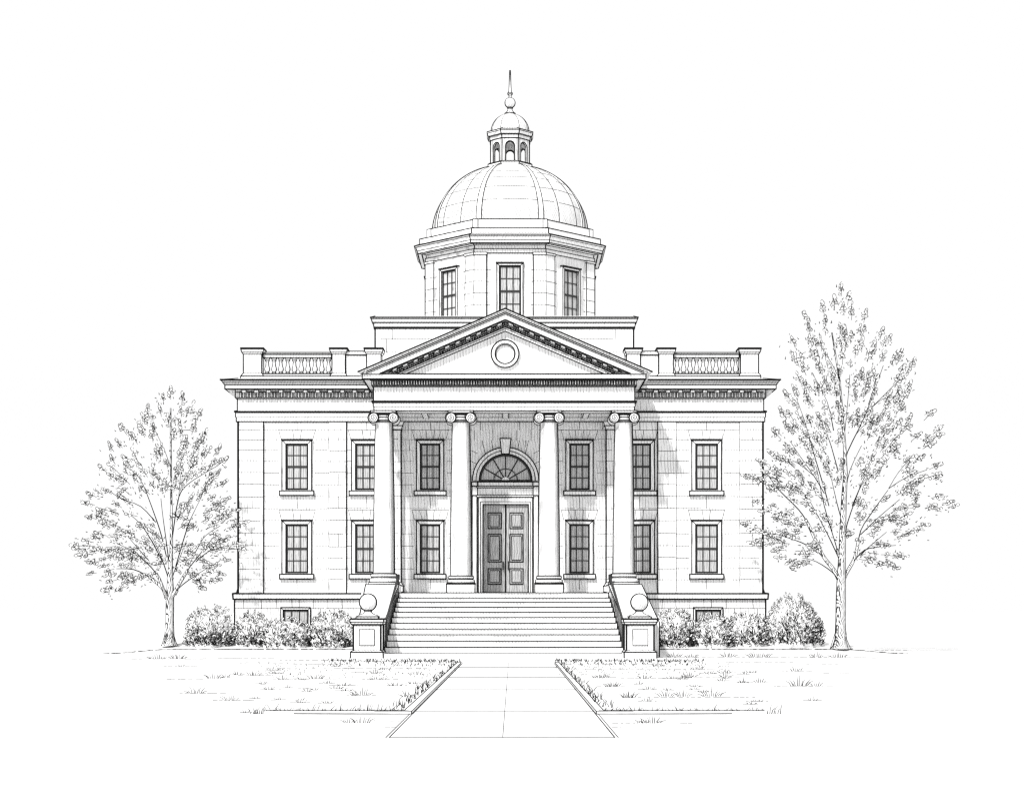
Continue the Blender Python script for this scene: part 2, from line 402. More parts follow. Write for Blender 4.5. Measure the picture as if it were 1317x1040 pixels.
def cheek(sx):
    b = MB()
    if sx < 0: xi0, xi1, xo0, xo1 = -5.02, -4.68, -6.02, -6.07
    else: xi0, xi1, xo0, xo1 = 4.36, 3.97, X(848, 70.2), X(825.5, 74.2)
    zf, zb, yk = Z(800, 70.2), Z(751.3, 74.25), 74.25
    P = [(xi0, CKY0, GZ), (xo0, CKY0, GZ), (xo1, CKY1, GZ), (xi1, CKY1, GZ), (xi0, CKY0, zf), (xo0, CKY0, zf), (xo1, yk, zb), (xi1, yk, zb), (xo1, CKY1, zb), (xi1, CKY1, zb)]
    b.add(P, [(0, 1, 5, 4), (4, 5, 6, 7), (7, 6, 8, 9), (1, 2, 8, 6, 5), (0, 4, 7, 9, 3)])
    b.line(P[5], P[6], MD); b.line(P[4], P[7], MD); b.line(P[6], P[7], MD); b.line(P[6], P[8], MD); b.line(P[5], P[1], MD); b.line(P[4], P[0], MD); b.line(P[7], P[9], MD)
    b.build('cheek_wall', SI, CH)
cheek(-1); cheek(1)

# ------------------------------------------------------------------ columns
CY = 74.95
def column(cx, basepy, shaft_b, raised):
    root = empty('column', (0, 0, 0)); root.parent = CH
    root.location = Vector((X(cx, CY), CY, Z(basepy, CY))) - CH.location
    x = X(cx, CY); u = CY / F
    zb = Z(basepy, CY)
    b = MB()
    if not raised:
        b.box(x-18.3*u, x+18.3*u, CY-18.3*u, CY+18.3*u, zb-.02, Z(751, CY), MD); ty = 751
    else: ty = basepy
    h = 10.5
    pr = [(18.2, 0), (18.2, 1.6), (16.6, 2), (17.2, 3.2), (17.3, 4.6), (16.2, 5.8), (15.2, 6.4), (15, 7.4), (15.9, 7.9), (16.3, 9), (15.8, 10), (14.2, 10.6)] if not raised else \
         [(19.5, 0), (19.5, 2.8), (18, 3.2), (18.6, 4.6), (18.2, 6.6), (16, 8), (15.6, 9.4), (16.6, 10), (17, 11.6), (16.4, 13.2), (14.4, 14)]
    b.lathe(x, CY, [(r*u, Z(ty - dz, CY)) for r, dz in pr], 40, [MD, MD, LT, 0, 0, LT, LT, LT, 0, 0, LT, MD] if not raised else [MD, LT, LT, 0, 0, LT, LT, LT, 0, LT, MD], MD)
    b.build('column_base', SI, root)
    sb = ty - pr[-1][1]
    b = MB(); N = 10
    rad = lambda t: 13.6 - 2.5*t**1.6
    prof = [(rad(k/N)*u, Z(sb + (544.5-sb)*k/N, CY)) for k in range(N+1)]
    b.lathe(x, CY, [(14.1*u, Z(sb, CY))] + [(prof[0][0], Z(sb-1.5, CY))] + prof[1:] + [(12.2*u, Z(543.8, CY)), (12.2*u, Z(542.5, CY)), (11*u, Z(542, CY))], 48, [0]*(N+2) + [LT, LT, 0], .02)
    for a, r in ((38, .006), (46, .008), (53, .009), (60, .010), (67, .011), (74, .012), (-70, .008)):   # ink lines drawing shade on the shaft, mostly its right side
        a = math.radians(a)
        b.poly([(x + r0*math.sin(a), CY - r0*math.cos(a), z) for r0, z in prof], r*.62)
    b.build('column_shaft', SI, root)
    # ionic capital
    b = MB()
    yf = CY - 13.2*u; yb = CY + 13.2*u
    b.lathe(x, CY, [(11*u, Z(543, CY)), (12*u, Z(541, CY)), (14.5*u, Z(537.5, CY)), (14.5*u, Z(535, CY))], 32, [LT, LT, LT, LT], 0)
    b.box(x-15*u, x+15*u, yf+.02, yb-.02, Z(536.8, yf), Z(531, yf), LT)
    b.box(x-16.2*u, x+16.2*u, yf-.04, yb+.04, Z(531, yf), Z(528, yf), MD)
    for k in range(7): b.line((x+(-6+2*k)*u, yf-.01, Z(536.5, yf)), (x+(-6+2*k+.4)*u, yf-.01, Z(533, yf)), .014)
    b.line((x-7*u, yf-.01, Z(532.6, yf)), (x+7*u, yf-.01, Z(532.6, yf)), MD)
    for sx in (-1, 1):
        vx, vz, vr = x + sx*12.9*u, Z(536.9, yf), 6.6*u
        n = 26
        for yy0, yy1, r in ((yf-.05, yb+.05, vr),):
            A = [(vx + r*math.sin(2*PI*i/n), yy0, vz + r*math.cos(2*PI*i/n)) for i in range(n)]; B = [(q[0], yy1, q[2]) for q in A]
            b.loft([B, A], None, 0, top=True, bot=True); b.poly(A, .02, True); b.poly(B, .02, True)
        sp = []
        for i in range(44):
            a = i/43*2*PI*2.1; r = vr*(1 - i/43*.9)*.86
            sp.append((vx + sx*r*math.sin(a)*1, yf-.055, vz + r*math.cos(a)))
        b.poly(sp, .009)
    b.build('column_capital', SI, root)
column(494, 751.3, 0, True); column(593, 762, 0, False); column(706, 762, 0, False); column(802, 751.3, 0, True)

# ------------------------------------------------------------------ portico entablature and pediment
EY = 74.5
ex0, ex1 = X(481, EY), X(815.8, EY)
b = MB()
prof = [(0, 528, MD), (0, 522.7, LT), (.03, 522.3, 0), (.03, 517.6, LT), (.08, 517, MD), (.08, 515.6, MD), (.015, 515.2, 0), (.015, 497.6, 0), (.06, 497, MD), (.09, 495.6, MD),
        (.05, 495.2, 0), (.05, 488, 0), (.42, 487.6, HV), (.45, 487, MD), (.45, 481.6, 0), (.47, 480.6, MD)]
def erect(o, py): return [(ex0-o, 75.5 if 0 else WY, Z(py, EY-o)), (ex0-o, EY-o, Z(py, EY-o)), (ex1+o, EY-o, Z(py, EY-o)), (ex1+o, WY, Z(py, EY-o))]
b.loft([erect(o, py) for o, py, r in prof], [r for *_, r in prof], MD, closed=False, top=True)
zc = Z(528, EY)
b.add([(ex0, EY, zc), (ex1, EY, zc), (ex1, 75.35, zc), (ex0, 75.35, zc)], [(3, 2, 1, 0)])
b.box(ex0, ex1, 75.33, 75.4, zc, zc+.001, 0) if 0 else None
b.add([(ex0, 75.35, zc), (ex1, 75.35, zc), (ex1, 75.35, zc+.25), (ex0, 75.35, zc+.25)], [(0, 1, 2, 3)])
b.line((ex0, 75.35, zc), (ex1, 75.35, zc), MD)
b.build('portico_entablature', SI, CH)
b = MB(); b.box(ex0+.01, ex1-.01, 75.36, WY-.1, zc+.25, zc+.6, 0)
for px in (545, 600, 650, 700, 755): b.box(X(px, 75.6)-.12, X(px, 75.6)+.12, 75.36, WY-.1, zc+.05, zc+.25, LT)
b.build('portico_ceiling', SI, CH)
b = MB()
px = 478.0
while px < 818:
    w = random.uniform(1.5, 2.1); b.box(X(px, 74.2), X(px+w, 74.2), 74.2, 74.46, Z(random.uniform(493.8, 494.8), 74.2), Z(489.2, 74.2), .0125, front=True); px += 3.35
b.line((X(476, 74.18), 74.18, Z(488.7, 74.18)), (X(820, 74.18), 74.18, Z(488.7, 74.18)), .022)
b.build('dentil_band', SI, CH)

RY = 74.0
AX, AYp, SL = 649.7, 397.4, .429
def rk(px, k): return AYp + k + SL*abs(px - AX)
def P2(px, py, Y): return (X(px, RY), Y, Z(py, RY))
def chevron(b, k0, k1, yf, yb, yclip, lines, mi=0):
    xs = []
    for k in (k0, k1):
        d = (yclip - AYp - k)/SL; xs.append((AX-d, AX+d))
    A = [(xs[0][0], yclip), (AX, AYp+k0), (xs[0][1], yclip), (xs[1][1], yclip), (AX, AYp+k1), (xs[1][0], yclip)]
    Fp = [P2(*q, yf) for q in A]; Bp = [P2(*q, yb) for q in A]
    b.add(Fp + Bp, [(0, 5, 4, 1), (1, 4, 3, 2), (7, 10, 11, 6), (8, 9, 10, 7)] + [(i, i+6, (i+1) % 6+6, (i+1) % 6) for i in range(6)], mi)
    for k, r in lines:
        d = (yclip - AYp - k)/SL
        b.poly([P2(AX-d, yclip, yf), P2(AX, AYp+k, yf), P2(AX+d, yclip, yf)], r)
b = MB()
chevron(b, 0, 4.6, 73.86, 79.3, 478.5, [(0, HV), (2.6, LT), (4.6, MD)])
chevron(b, 4.6, 13.9, 73.97, 79.2, 480.4, [(6.3, LT), (13.9, HV)])
chevron(b, 13.9, 22.0, 74.36, 79.0, 480.4, [])
chevron(b, 21.6, 27, 74.28, 78.9, 480.4, [(21.6, MD), (24, LT), (27, MD)])
b.build('raking_cornice', SI, CH)
b = MB()
for sg in (-1, 1):
    d = 4.0
    while d < 165:                                   # carved blocks along the slope; ink ticks draw the recess shade between them
        for (w, k0, k1, yy) in ((6.2, 14.6, 18.2, 74.08),):
            q = [(d, k0), (d+w, k0), (d+w, k1), (d, k1)]
            pts = [P2(AX + sg*a, rk(AX + a, k), yy) for a, k in q]
            if sg < 0: pts.reverse()
            if rk(AX+d+w, k1) < 480: c = MB(); c.prism(pts, (0, .3, 0), LT); c.build('modillion', SI, CH)
        d += 13.5
    d = 1.0
    while d < 178:
        if rk(AX+d, 21.4) < 480:
            b.line(P2(AX+sg*d, rk(AX+d, 15.6 + random.uniform(0, 1)), 74.33), P2(AX+sg*(d+random.uniform(-.6, 1.2)), rk(AX+d, 21), 74.33), .0115)
        d += 2.3
    b.line(P2(AX, AYp+18.6, 74.3), P2(AX+sg*145, rk(AX+145, 18.6), 74.3), .011)
    b.line(P2(AX, AYp+15, 74.33), P2(AX+sg*150, rk(AX+150, 15), 74.33), .02)
b.build('dentil_band', SI, CH)
b = MB()
yt = 74.5; d = (480.4 - AYp - 26)/SL
b.add([P2(AX-d, 480.6, yt), P2(AX+d, 480.6, yt), P2(AX, AYp+26, yt)], [(0, 1, 2)])
b.build('tympanum', SI, CH)
b = MB()
cx, cz = X(649.6, yt), Z(455.3, yt)
def circ(r, y, n=40): return [(cx + r*math.sin(2*PI*i/n), y, cz + r*math.cos(2*PI*i/n)) for i in range(n)]
u = yt/F
b.loft([circ(17.8*u, yt), circ(17.8*u, yt-.13), circ(13*u, yt-.13), circ(12.3*u, yt-.005)], [0, .02, .014, .017], 0, top=False)
b.build('round_moulding', SI, CH)

# ------------------------------------------------------------------ attic block
AY0 = 79.3
ax0, ax1 = X(482.5, AY0), X(814.8, AY0)
b = MB()
zat = lambda py, o=0: Z(py, AY0-o)
ra = lambda o, py: rect(ax0, ax1, AY0, 88.6, o, Z(py, AY0-o))
b.loft([ra(0, 487), ra(0, 422)], None, HV, top=False)
for y in (436, 453, 470): 
    for s0, s1 in ((485, 560), (735, 812)): b.line((X(s0 + random.uniform(0, 8), AY0), AY0-.002, zat(y)), (X(s1 - random.uniform(0, 30), AY0), AY0-.002, zat(y)), JT)
for px, y0, y1 in ((505, 424, 436), (792, 424, 436), (497, 436, 453), (803, 453, 470)): b.line((X(px, AY0), AY0-.002, zat(y0)), (X(px, AY0), AY0-.002, zat(y1)), JT)
b.build('attic_wall', SI, CH)
b = MB()
pa = [(0, 423, 0), (.04, 422, HV), (.05, 420.5, MD), (.08, 415, LT), (.12, 414.4, MD), (.16, 410, LT), (.19, 408, HV), (0, 406.5, 0)]
b.loft([ra(o, py) for o, py, r in pa], [r for *_, r in pa], MD); b.build('attic_cornice', SI, CH)

# ------------------------------------------------------------------ drum (octagon)
DC = Vector((X(656, 84), 84, 0))
def octz(py, ap): return Z(py, 84 - ap)              # height seen at the front face
def octa(ap, z, n=8):
    R = ap / math.cos(PI/8)
    return [(DC.x + R*math.sin(2*PI*(k+.5)/n), DC.y - R*math.cos(2*PI*(k+.5)/n), z) for k in range(n)]
def face(k, ap, z):
    a = 2*PI*k/8
    return Matrix.Translation((DC.x + ap*math.sin(a), DC.y - ap*math.cos(a), z)) @ Matrix.Rotation(a, 4, 'Z')
D_AP = 3.82; fh = D_AP*math.tan(PI/8)
b = MB()
ztop = octz(313, D_AP); zbot = octz(409, D_AP)-.6
b.loft([octa(D_AP, zbot), octa(D_AP, ztop)], None, MD, top=False)
for py in (347, 362, 377, 392):
    z = octz(py, D_AP)
    for k in (-2, -1, 0, 1, 2):
        M = face(k, D_AP, z); c = MB(M); hw = fh*.46
        for s0, s1 in ((-fh, -hw-.1), (hw+.1, fh)):
            s0 += random.uniform(0, .12); s1 -= random.uniform(0, .12)
            b.M = M; b.line((s0, -.003, 0), (s1, -.003, 0), JT); b.M = None
b.build('drum_wall', SI, CH)
for k in range(8):
    for sg in (-1, 1):
        if k in (3, 4, 5): continue
        b = MB(face(k, D_AP, 0)); w = .54
        x0, x1 = (-fh-.02, -fh+w) if sg < 0 else (fh-w, fh+.02)
        b.box(x0, x1, -.07, .05, zbot, octz(328, D_AP), 0)
        xi = x1 if sg < 0 else x0
        b.line((xi, -.07, zbot), (xi, -.07, octz(328, D_AP)), MD)
        xo = x0 if sg < 0 else x1
        b.line((xo, -.06, zbot), (xo, -.06, octz(328, D_AP)), HV if (k, sg) in ((1, 1), (2, -1), (7, -1), (6, 1)) else LT)
        for py in (347, 362, 377, 392): b.line((x0, -.073, octz(py, D_AP)), (x1, -.073, octz(py, D_AP)), JT)
        b.box(x0-.02, x1+.02, -.11, .05, octz(328, D_AP), octz(325.2, D_AP), LT)
        b.build('drum_pilaster', SI, CH)
b = MB()
pd = [(.06, 325, LT), (.06, 320, LT), (.02, 319.6, 0), (.02, 315, MD), (.22, 313, HV), (.40, 312, MD), (.42, 308.5, LT), (.5, 303.5, LT), (.56, 301.4, MD), (.32, 300, LT), (.32, 293.2, MD), (.05, 292.5, 0)]
b.loft([octa(D_AP+o, octz(py, D_AP+o)) for o, py, r in pd], [r for *_, r in pd], MD)
b.build('drum_cornice', SI, CH)
for k in (-2, -1, 0, 1, 2):
    zb_ = octz(408.5, D_AP)
    window(face(k, D_AP, zb_), 33.5/F*80.2, (408.5-339)/F*80.2, casing=.11, sill=False, depth=.12)

# ------------------------------------------------------------------ dome
b = MB()
pb = [(3.70, 294.5, MD), (3.70, 281.6, MD), (3.50, 281, 0)]
b.loft([octa(a, octz(py, a)) for a, py, r in pb], [r for *_, r in pb], MD)
for k in (-1, 0, 1):
    M = face(k, 3.70, 0); b.M = M; q = 3.70*math.tan(PI/8)
    for sx in (-1, 1): b.box(sx*q-.13, sx*q+.13, -.035, .05, octz(294, 3.70), octz(281.8, 3.70), LT)
b.M = None
b.build('dome_base', SI, CH)
DR = 3.62; dz0 = Z(303, 84); DH = Z(214.5, 84) - dz0
def dpt(az, t, e=0):
    a = math.radians(az); r = (DR+e)*math.cos(t); return (DC.x + r*math.sin(a), DC.y - r*math.cos(a), dz0 + (DH+e)*math.sin(t))
b = MB(); NT = 20; tmax = math.radians(80)
ts = [tmax*k/NT for k in range(NT+1)]
b.loft([[dpt(i*360/72, t) for i in range(72)] for t in ts], None, 0, smooth=True)
for az in (-75, -57, -38, 38, 57, 75, 142, 123, -142, -123): b.poly([dpt(az, t) for t in ts], .0125)
for az in (-93, -90, -87, 87, 90, 93): b.poly([dpt(az, t) for t in ts], .033)
for py in (219, 229.5, 244, 262.5):
    tt = math.asin(min(1, (Z(py, 84-2.4) - dz0)/DH))
    for i in range(72):
        if random.random() < .88: b.line(dpt(i*5, tt), dpt(i*5+5, tt), .0085)
b.build('dome', [SHEET, INK], CH)
for k in range(8):
    az = 22.5 + 45*k; b = MB(); n = len(ts)
    L = []; Rr = []
    w = 1.9
    o = [dpt(az-w, t, .05) for t in ts]; p = [dpt(az+w, t, .05) for t in ts]; o0 = [dpt(az-w, t, -.02) for t in ts]; p0 = [dpt(az+w, t, -.02) for t in ts]
    b.loft([o0, o, p, p0], None, 0, closed=False, top=False); b.poly(o, .0135); b.poly(p, .0135)
    b.build('dome_rib', SI, CH)

# ------------------------------------------------------------------ lantern and finial
LA = .90
def lz(py, ap=LA): return Z(py, 84-ap)
b = MB()
pl = [(1.02, 213, MD), (1.02, 207.5, MD), (.95, 206.5, LT), (LA-.02, 206, 0)]
b.loft([octa(a, lz(py, a)) for a, py, r in pl], [r for *_, r in pl], MD); b.build('lantern_base', SI, CH)
b = MB(); t = .10; q = LA*math.tan(PI/8); hw = .205
zb0, zsp, zt0 = lz(206.5), lz(187), lz(176)
for k in range(8):                                      # open arcade: each face has an arched opening
    b.M = face(k, LA, 0)
    for sg in (-1, 1):
        x0, x1 = sorted((sg*q, sg*hw)); b.box(x0, x1, 0, t, zb0, zsp, 0)
    arc = [(-hw*math.cos(PI*i/10), zsp + hw*math.sin(PI*i/10)) for i in range(11)]
    for i in range(10):
        (xa, za), (xb, zb_) = arc[i], arc[i+1]
        b.add([(xa, 0, za), (xb, 0, zb_), (xb, 0, zt0), (xa, 0, zt0), (xa, t, za), (xb, t, zb_), (xb, t, zt0), (xa, t, zt0)], [(0, 1, 2, 3), (7, 6, 5, 4), (4, 5, 1, 0)])
    for sg in (-1, 1):
        x0, x1 = sorted((sg*q, sg*hw)); b.box(x0, x1, 0, t, zsp, zt0, 0)
    o = [(-hw, zb0)] + arc + [(hw, zb0)]
    b.poly([(x, -.004, z) for x, z in o], .02); b.poly([(x, t, z) for x, z in o], .02)
    for sg in (-1, 1):
        b.line((sg*q, 0, zb0), (sg*q, 0, zt0), .02); b.line((sg*(hw+.07), -.004, zb0), (sg*(hw+.07), -.004, zt0), .008)
b.M = None
b.build('lantern_arcade', SI, CH)
b = MB()
pc = [(LA-.2, 176.5, 0), (LA+.02, 177, MD), (LA+.04, 172.5, LT), (LA+.10, 171.5, MD), (LA+.16, 167, LT), (LA+.16, 165.2, MD), (LA-.1, 164.5, 0)]
b.loft([octa(a, lz(py, a)) for a, py, r in pc], [r for *_, r in pc], MD, bot=True); b.build('lantern_cornice', SI, CH)
b = MB(); cr = 24.2/F*84; cz0 = Z(171, 84); ch = Z(147, 84)-cz0
tt = [math.radians(84)*k/12 for k in range(13)]
b.lathe(DC.x, DC.y, [(cr*math.cos(t), cz0 + ch*math.sin(t)) for t in tt], 40, None, .024)
for az in (-67, -29, 29, 67): b.poly([(DC.x + cr*math.cos(t)*math.sin(math.radians(az)), DC.y - cr*math.cos(t)*math.cos(math.radians(az)), cz0 + ch*math.sin(t)) for t in tt], .009)
b.build('lantern_dome', [SHEET, INK], CH)
b = MB(); u = 84/F
pf = [(6.4, 148), (6.4, 146.3), (4.4, 145), (2.6, 142.5), (2.1, 140.5), (3, 139.4), (3, 138.6)]
pf += [(6.3*math.cos(a)+.01, 132.7 + 6.3*math.sin(a)) for a in [math.radians(75-15*k) for k in range(11)]]
pf += [(1.2, 126), (1, 123.5), (1.3, 122.8), (2.6, 121.5), (2.7, 120.2), (1.8, 119), (1.2, 117.5), (.8, 108), (.35, 93), (.2, 91)]
b.lathe(DC.x, DC.y, [(r*u, Z(py, 84)) for r, py in pf], 24, [MD, MD, 0, 0, LT, LT, LT] + [0]*11 + [LT, 0, 0, LT, LT, 0, 0, 0, 0, 0], .021)
b.build('finial', SI, CH)

# ================================================================== pedestals with stone balls
def pedestal(sx):
    cx = 472 if sx < 0 else 823.5
    Yf = 68.7; u = Yf/F; x = X(cx, Yf); hw = 17.6*u; y0 = Yf; y1 = Yf + 2*hw
    root = empty('pedestal', (x, Yf+hw, GZ))
    tag(root, 'panelled stone pedestal topped by a ball at the %s foot of the steps' % ('left' if sx < 0 else 'right'), 'pedestal', 'ball topped pedestals flanking the steps')
    r = lambda o, py: rect(x-hw, x+hw, y0, y1, o, Z(py, Yf-o))
    b = MB(); b.loft([rect(x-hw, x+hw, y0, y1, .1, GZ), r(.1, 838.2), r(.06, 837), r(.0, 836.4)], [0, MD, 0, LT], MD, top=True); b.build('plinth', SI, root)
    b = MB(); b.loft([r(0, 837), r(0, 803)], None, HV, top=False)
    b.box(x-9.6*u, x+9.6*u, y0-.03, y0+.02, Z(829.5, Yf), Z(809, Yf), LT*.8); b.build('shaft', SI, root)
    b = MB(); b.loft([r(.02, 803.4), r(.07, 802.4), r(.12, 799.5), r(.12, 796), r(.05, 795)], [LT, MD, LT, MD, LT], MD, bot=True); b.build('cap', SI, root)
    b = MB(); cy = Yf + hw; v = cy/F
    b.box(x-14.3*v, x+14.3*v, cy-14.3*v, cy+14.3*v, Z(795.6, cy), Z(792.6, cy), MD)
    pf = [(13.4, 792.6), (12.6, 791.4), (8, 790), (5, 788), (4.2, 786), (5, 784.8)]
    b.lathe(x, cy, [(a*v, Z(p, cy)) for a, p in pf], 28, [LT, 0, 0, 0, LT, LT], MD)
    c = Vector((x, cy, Z(774.3, cy))); R = 10.6*v; n = 28
    b.loft([[(c.x + R*math.cos(t)*math.sin(2*PI*i/n), c.y - R*math.cos(t)*math.cos(2*PI*i/n), c.z + R*math.sin(t)) for i in range(n)] for t in [math.radians(-88+8*k) for k in range(23)]], None, 0, smooth=True)
    for az in (-7, 0, 7):
        a = math.radians(az); b.poly([(c.x + R*math.sin(t)*math.cos(a), c.y + R*math.sin(t)*math.sin(a), c.z + R*math.cos(t)) for t in [2*PI*k/48 for k in range(48)]], .028, True)
    b.build('ball_finial', SI, root)
pedestal(-1); pedestal(1)

# ================================================================== stair railings
def railing(sx):
    if sx < 0: P0 = PT(496.6, 797.5, 70.2); P1 = PT(511.6, 742.5, 74.2)
    else: P0 = PT(801, 797.5, 70.2); P1 = PT(785, 742.5, 74.2)
    root = empty('railing', (P0.x, P0.y, zs[1]))
    tag(root, 'dark iron railing with close bars running up the %s side of the steps' % ('left' if sx < 0 else 'right'), 'railing', 'railings beside the steps')
    b = MB(); b.line(P0, P1, .032, 0); b.line(P1, P1 + Vector((0, .22, -.02)), .032, 0); b.line(P1 + Vector((0, .02, -.04)), P1 + Vector((0, .02, .1)), .06, 0); b.build('rail', [IRON], root)
    b = MB(); b.line(P1, Vector((P1.x, P1.y, FT)), .03, 0); b.line(P0, Vector((P0.x, P0.y, zs[1])), .03, 0); b.build('newel', [IRON], root)
    n = 19
    for k in range(1, n):
        p = P0.lerp(P1, k/n); j = min(10, int((p.y - SY0)/TR)); b = MB()
        b.line(p, (p.x, p.y, zs[j+1]), .0072, 0); b.build('railing_bar', [IRON], root)
railing(-1); railing(1)

# ================================================================== ground, beds, path, kerbs
b = MB(); b.add([(-3000, -200, GZ), (3000, -200, GZ), (3000, 6000, GZ), (-3000, 6000, GZ)], [(0, 1, 2, 3)])
tag(b.build('ground', [LAWN]), kind='structure')
def bedz(y):
    K = [(75.5, GZ), (75.95, .04), (76.6, .15), (77.2, .21), (78.4, .27), (81, .27), (86, GZ)]
    for (a, za), (c, zc_) in zip(K, K[1:]):
        if a <= y <= c: return za + (zc_-za)*(y-a)/(c-a)
    return GZ
def bed(px0, px1, tl, tr):
    b = MB(); ys = [75.5, 75.7, 75.95, 76.2, 76.6, 77.2, 78.4, 81, 84, 86]; xs = []
    x0, x1 = X(px0, 76), X(px1, 76); n = 90; rows = []
    for y in ys:
        row = []
        for i in range(n+1):
            x = x0 + (x1-x0)*i/n; f = 1
            if tl: f = min(f, max(0, (x-x0)/3.0))
            if tr: f = min(f, max(0, (x1-x)/3.0))
            f = f*f*(3-2*f); row.append((x, y + .05*math.sin(x*2.3), GZ - .01 + (bedz(y)-GZ)*f))
        rows.append(row)
    b.loft(rows, None, 0, closed=False, top=False, smooth=True)
    row = rows[2]; rr = .012
    for p, q in zip(row, row[1:]):
        if random.random() < .93: b.line((p[0], p[1], p[2]+.005), (q[0], q[1], q[2]+.005 + random.uniform(-.012, .012)), rr*random.uniform(.6, 1.5))
    tag(b.build('planting_bed', [LAWN, INK]), kind='structure')
bed(133, 470, True, False); bed(829, 1168, False, True)

PX0, PX1, PXC = -1.72, 1.43, -.135
zpv = GZ + .004
b = MB(); ye, ys_ = GY(948), 68.7
b.add([(PX0, ye, zpv), (PX1, ye, zpv), (PX1, ys_, zpv), (PX0, ys_, zpv)], [(0, 1, 2, 3)])
def gl(x0, y0, x1, y1, r, z=zpv): b.line((x0, y0, z), (x1, y1, z), r)
for py, r in ((858, .010), (871, .0085), (887, .008), (914.5, .005), (948, .0022)): gl(PX0, GY(py), PX1, GY(py), r)
ya = GY(852)
n = 30
for k in range(n):
    y0 = ye + (ya-ye)*k/n; y1 = ye + (ya-ye)*(k+1)/n
    gl(PXC, y0, PXC, y1, .0034)
    yk = GY(916)
    for xe in (PX0, PX1): gl(xe, y0, xe, y1, .007)
    if y1 < yk:
        for xe in (PX0-.05, PX1+.05): gl(xe, y0, xe, y1, .004)
tag(b.build('path', [PAVE, INK]), kind='structure')

def kerb(sx):
    xe = PX0 if sx < 0 else PX1
    yk0, yk1 = GY(918), GY(853.5); w, h = .15, .055
    far = X(340, yk0) if sx < 0 else X(985, yk0)
    root = empty('kerb', (xe, yk0, GZ))
    tag(root, 'low pale stone kerb edging the lawn on the %s of the path' % ('left' if sx < 0 else 'right'), 'kerb', 'kerbs along the lawn')
    b = MB(); s = sx
    a, c = sorted((xe + s*.012, xe + s*w)); z1 = GZ + h
    b.box(a, c, yk0, yk1, GZ-.05, z1, 0)
    xo, xi = (xe + s*.012, xe + s*w)
    for k in range(20):
        y0 = yk0 + (yk1-yk0)*k/20; y1 = yk0 + (yk1-yk0)*(k+1)/20
        b.line((xo, y0, z1), (xo, y1, z1), .0085*(y0/45)); b.line((xi, y0 + (w if k == 0 else 0), z1), (xi, y1, z1), .011*(y0/45)); 
    b.line((xo, yk1, z1), (xi, yk1, z1), .014)
    for k in (5, 9): b.line((xo, yk0 + k*2.6, z1), (xi, yk0 + k*2.6, z1), .005)
    b.build('kerb_edge', [PAVE, INK], root)
    b = MB(); a, c = sorted((xi, far)); b.box(a, c, yk0, yk0+w*1.4, GZ-.05, z1-.003, 0)
    mid = xe + (far-xe)*.8
    b.line((xi, yk0+w*1.4, z1), (far, yk0+w*1.4, z1), .0055); b.line((xo, yk0, GZ+.004), (mid, yk0, GZ+.012), .006); b.line((xo, yk0, z1), (xi - s*-.5, yk0, z1), .004)
    b.line((xo, yk0, GZ), (xo, yk0, z1), .006); b.line((xo, yk0, z1), (xi, yk0+w*1.4, z1), .004)
    b.build('kerb_front', [PAVE, INK], root)
kerb(-1); kerb(1)

